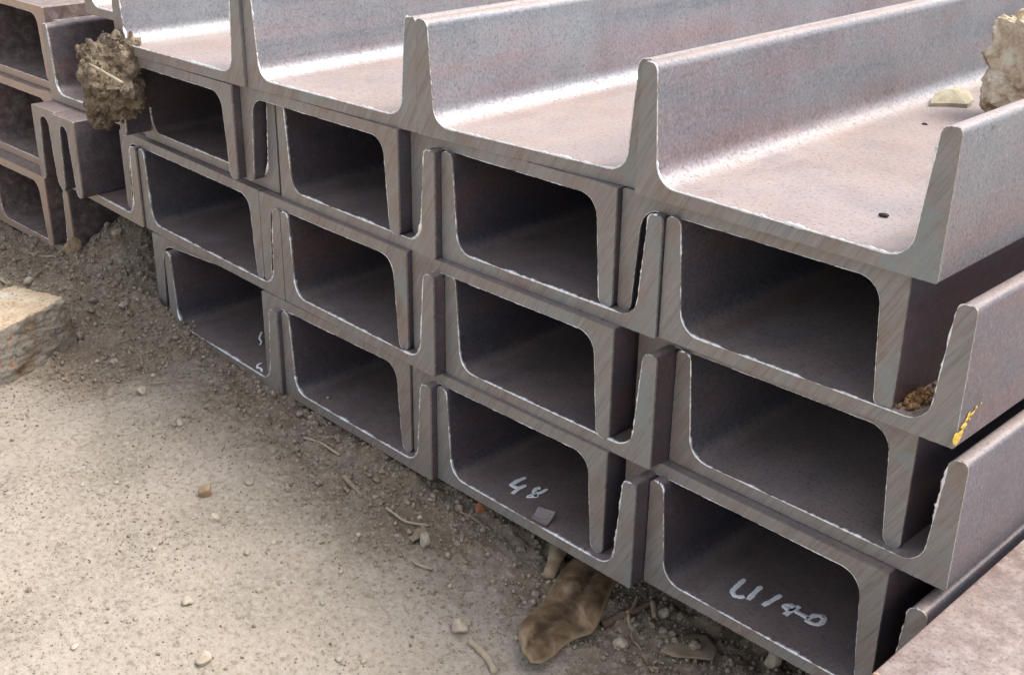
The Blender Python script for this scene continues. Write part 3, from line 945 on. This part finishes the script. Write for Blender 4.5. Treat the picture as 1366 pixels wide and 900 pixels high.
# clod of dried mud with a twig, jammed between the channels
def tube(name, pts, rad, mat, parent=None, sides=7):
    P = [np.array(p, float) for p in pts]
    Q = []
    for i in range(len(P)-1):
        for j in range(5):
            Q.append(P[i]+(P[i+1]-P[i])*j/5)
    Q.append(P[-1])
    for _ in range(2):
        Q = [Q[0]]+[(Q[i-1]+2*Q[i]+Q[i+1])/4 for i in range(1, len(Q)-1)]+[Q[-1]]
    vs_, fc = [], []
    n = len(Q)
    for i, p in enumerate(Q):
        tq = Q[min(i+1, n-1)]-Q[max(i-1, 0)]
        tq /= np.linalg.norm(tq)+1e-9
        a = np.cross(tq, [0.1, 0.2, 1.0]); a /= np.linalg.norm(a)
        b = np.cross(tq, a)
        rr_ = (rad if np.isscalar(rad) else rad[0]+(rad[1]-rad[0])*i/(n-1))*random.uniform(0.85, 1.15)
        for k in range(sides):
            an = 2*math.pi*k/sides
            vs_.append(p+(a*math.cos(an)+b*math.sin(an))*rr_)
    for i in range(n-1):
        for k in range(sides):
            fc.append((i*sides+k, i*sides+(k+1) % sides, (i+1)*sides+(k+1) % sides, (i+1)*sides+k))
    fc.append(tuple(range(sides))[::-1]); fc.append(tuple(range((n-1)*sides, n*sides)))
    return mesh_obj(name, vs_, fc, mat, parent, True)

def clod():
    c = at_y(148, 104, -19)
    root = empty('mud_clod', (c[0], c[1], c[2]-30))
    tag(root, 'clod of dried mud with a twig stuck between the channel ends', 'mud clod')
    vv, fc = rock_verts((44, 40, 56), 83, 5, 0.42, 1.15, 4)
    out = []
    for p in vv:
        q = Vector(p)
        n = mnoise.noise(q*0.18)*2.2 + mnoise.noise(q*0.42)*1.9 + mnoise.noise(q*0.9)*1.0
        out.append(q*(1+n/32) + Vector((0, 0, 30)))
    mesh_obj('mud_body', out, fc, CLOD_M, root, False)
    vs_, f2 = [], []
    rr = np.random.default_rng(9)
    v0, f0 = ICO[1]
    for i in range(420):
        p = np.array(out[rr.integers(len(out))])
        s = rr.uniform(0.5, 1.9)
        b0 = len(vs_)
        m = v0*s*rr.uniform(0.5, 1.4, (1, 3))
        vs_ += [tuple(p+q) for q in m]
        f2 += [tuple(b0+k for k in q) for q in f0]
    cr = mesh_obj('mud_crumbs', vs_, f2, CLOD_M, root, False)
    cr['kind'] = 'stuff'
    pts = [at_y(119, 86, -36), at_y(141, 98, -41), at_y(163, 111, -40)]
    tw = tube('twig', [p-np.array([c[0], c[1], c[2]-30]) for p in pts], 1.0, STRAW_M, root)
clod()

# leathery dry pod under the stack
def pod():
    Lp = [(697, 868), (690, 846), (696, 828), (712, 813), (728, 798), (737, 780), (745, 765), (757, 751), (775, 735), (795, 718)]
    Rp = [(708, 882), (722, 885), (738, 875), (752, 860), (770, 850), (790, 845), (800, 828), (810, 800), (822, 775), (838, 750)]
    n = len(Lp)
    nu, thick = 15, 2.4
    def edge(px):
        out = []
        for i, (u, v) in enumerate(px):
            t = i/(n-1)
            p = at_g(u, v)
            out.append(at_z(u, v, float(ground_macro(p[0], p[1])) + 3.0 + 5.0*math.exp(-((t-0.05)/0.2)**2) + 3.0*t))
        return out
    A, B = edge(Lp), edge(Rp)
    def fine(P):
        out = []
        for i in range(n-1):
            for j in range(5):
                out.append(P[i]+(P[i+1]-P[i])*j/5)
        out.append(P[-1])
        for _ in range(4):
            out = [out[0]]+[(out[i-1]+2*out[i]+out[i+1])/4 for i in range(1, len(out)-1)]+[out[-1]]
        return out
    A, B = fine(A), fine(B)
    m = len(A)
    top, bot = [], []
    for i in range(m):
        t = i/(m-1)
        for j in range(nu):
            s = j/(nu-1)
            p = A[i]*(1-s)+B[i]*s
            end = sm(0.0, 0.10, t)
            arch = 3.6*math.sqrt(max(0, 1-(2*s-1)**2))*(0.25+0.75*end)
            groove = -2.6*math.exp(-((s-0.5)/0.10)**2)*sm(0.10, 0.4, t)
            wob = 0.7*mnoise.noise((i*0.16, s*2.4, 2.0))
            z = p[2]+arch+groove+wob
            top.append((p[0], p[1], z)); 
            bot.append((p[0], p[1], z-thick*(0.25+0.75*math.sqrt(max(0.0, 1-(2*s-1)**2)))))
    k = len(top)
    fc = []
    for i in range(m-1):
        for j in range(nu-1):
            a = i*nu+j
            fc.append((a, a+1, a+nu+1, a+nu)); fc.append((k+a, k+a+nu, k+a+nu+1, k+a+1))
    for i in range(m-1):
        a = i*nu; fc.append((a, a+nu, k+a+nu, k+a))
        a = i*nu+nu-1; fc.append((a+nu, a, k+a, k+a+nu))
    for j in range(nu-1):
        fc.append((j+1, j, k+j, k+j+1)); a = (m-1)*nu+j; fc.append((a, a+1, k+a+1, k+a))
    sv = [j/(nu-1) for i in range(m) for j in range(nu)]
    tv = [i/(m-1) for i in range(m) for j in range(nu)]
    t = NT('leathery_pod')
    ev = t.coords((1, 1, 1), jitter=False)
    at = t.n('ShaderNodeAttribute', attribute_type='GEOMETRY', attribute_name='across')
    mid = t.ramp(at.outputs['Fac'], [(0.30, 0.0), (0.46, 0.95), (0.52, 0.95), (0.66, 0.0)])
    sv_n = t.noise(ev, 60, 5, 0.6, 0.5)
    c = t.ramp(sv_n, [(0.36, (0.070, 0.043, 0.023)), (0.5, (0.165, 0.108, 0.062)), (0.62, (0.30, 0.212, 0.135))])
    c = t.mix(t.math('MULTIPLY', mid, t.ramp(t.noise(ev, 220, 4, 0.7), [(0.35, 0.3), (0.6, 1.0)])), c, (0.055, 0.036, 0.022))
    tip = t.n('ShaderNodeAttribute', attribute_type='GEOMETRY', attribute_name='along')
    rim = t.ramp(at.outputs['Fac'], [(0.0, 0.7), (0.06, 0.0), (0.94, 0.0), (1.0, 0.7)])
    c = t.mix(rim, c, (0.33, 0.25, 0.16))
    c = t.mix(t.ramp(tip.outputs['Fac'], [(0.0, 0.7), (0.05, 0.0)]), c, (0.32, 0.25, 0.14))
    fine_ = t.noise(t.coords((1, 1, 1), jitter=False), 480, 3, 0.6)
    t.set(Base_Color=c, Roughness=0.55, Normal=t.bump(fine_, 0.3, 0.0005), Specular_IOR_Level=0.35)
    o = mesh_obj('dry_pod', top+bot, fc, t.m, None, True, {'across': sv+sv, 'along': tv+tv})
    tag(o, 'brown leathery dry pod with a dark groove, poking out under the stack', 'seed pod')
pod()
def husk():
    pts = [at_g(u, v, l) for u, v, l in ((731, 778, 2), (741, 760, 4), (745, 742, 6), (752, 726, 7))]
    o = tube('husk', pts, (3.4, 5.2), TWIG_M, None, 9)
    tag(o, 'pale dry husk behind the leathery pod', 'husk')
husk()

# twigs and straws, each on its own
def twig(px, rad, mat, label, lift=1.0, cat='twig'):
    o = tube('twig' if cat == 'twig' else cat, [at_g(u, v, lift) for u, v in px], rad, mat)
    tag(o, label, cat)
twig([(804, 836), (830, 826), (850, 818), (868, 811)], (2.2, 1.5), REDTWIG_M, 'red brown twig beside the leathery pod', 2)
twig([(850, 803), (844, 818), (836, 828)], (0.9, 1.1), TWIG_M, 'short side shoot crossing the red brown twig', 3)
twig([(837, 829), (843, 848), (852, 861), (864, 880), (870, 902)], (0.9, 0.6), TWIG_M, 'thin winding root beside the leathery pod', 1.2, 'root')
twig([(870, 812), (872, 832)], (1.6, 1.0), TWIG_M, 'stubby pale stick pointing up at the U140 channel', 2)
twig([(515, 681), (540, 693), (572, 706)], (0.9, 0.7), STRAW_M, 'straight straw stem above the dead leaf scrap', 1.0, 'straw')
twig([(609, 679), (630, 690), (655, 704)], (0.8, 0.6), TWIG_M, 'thin stem lying beside the orange brick crumb', 1.0)
twig([(551, 749), (562, 755), (577, 760)], (1.0, 0.8), STRAW_M, 'short white straw below the light grey angular stone', 1.0, 'straw')
twig([(626, 858), (640, 868), (652, 882), (660, 902)], (1.9, 1.7), STRAW_M, 'thick pale straw next to the pale rounded stone', 1.0, 'straw')
twig([(405, 583), (428, 596), (453, 611)], (1.0, 0.7), STRAW_M, 'slender straw on dirt before the double flange joint', 1.0, 'straw')
twig([(-4, 374), (10, 383), (20, 402)], (1.0, 0.8), STRAW_M, 'curved pale straw behind the broken brick', 2.0, 'straw')
twig([(35, 337), (60, 343), (84, 349)], (1.3, 0.9), TWIG_M, 'reddish stick in front of the rusty channels', 1.5)
twig([(46, 380), (56, 367), (66, 360)], (0.8, 0.6), TWIG_M, 'small twig standing behind the broken brick', 2.0)
twig([(200, 514), (228, 512)], (0.5, 0.4), STRAW_M, 'fine straw hair on the dirt beside the brick', 0.8, 'straw')
twig([(460, 640), (472, 652), (484, 668)], (2.0, 0.7), TWIG_M, 'flat bark splinter pointing at the steel stack', 0.8, 'bark splinter')

# dead leaf scraps
def leaf(px, label, lift, mat=LEAF_M):
    P = [at_g(u, v) for u, v in px]
    c = sum(P)/len(P)
    vs_, fc = [], []
    rings = 5
    n = len(P)
    z0 = max(float(ground_h(p[0], p[1])) for p in P)*0.5 + 0.5*c[2]
    for k in range(1, rings+1):
        for i, p in enumerate(P):
            q = c+(p-c)*k/rings
            vs_.append((q[0], q[1], z0+lift+1.6*mnoise.noise((q[0]*0.08, q[1]*0.08, 3.0))))
    vs_.append((c[0], c[1], z0+lift+0.8))
    for k in range(rings-1):
        for i in range(n):
            j = (i+1) % n
            fc.append((k*n+i, k*n+j, (k+1)*n+j, (k+1)*n+i))
    for i in range(n):
        fc.append((len(vs_)-1, (i+1) % n, i))
    o = mesh_obj('dead_leaf', vs_, fc, mat, None, True)
    so = o.modifiers.new('thickness', 'SOLIDIFY'); so.thickness = 0.0006
    tag(o, label, 'leaf')
leaf([(880, 872), (900, 852), (925, 846), (945, 850), (958, 870), (950, 884), (925, 882), (900, 880)], 'flat brown dead leaf lying below the U140 channel', 2.2)
leaf([(547, 724), (556, 710), (568, 705), (570, 715), (560, 724), (550, 728)], 'small dead leaf scrap leaning on the light grey stone', 1.6)
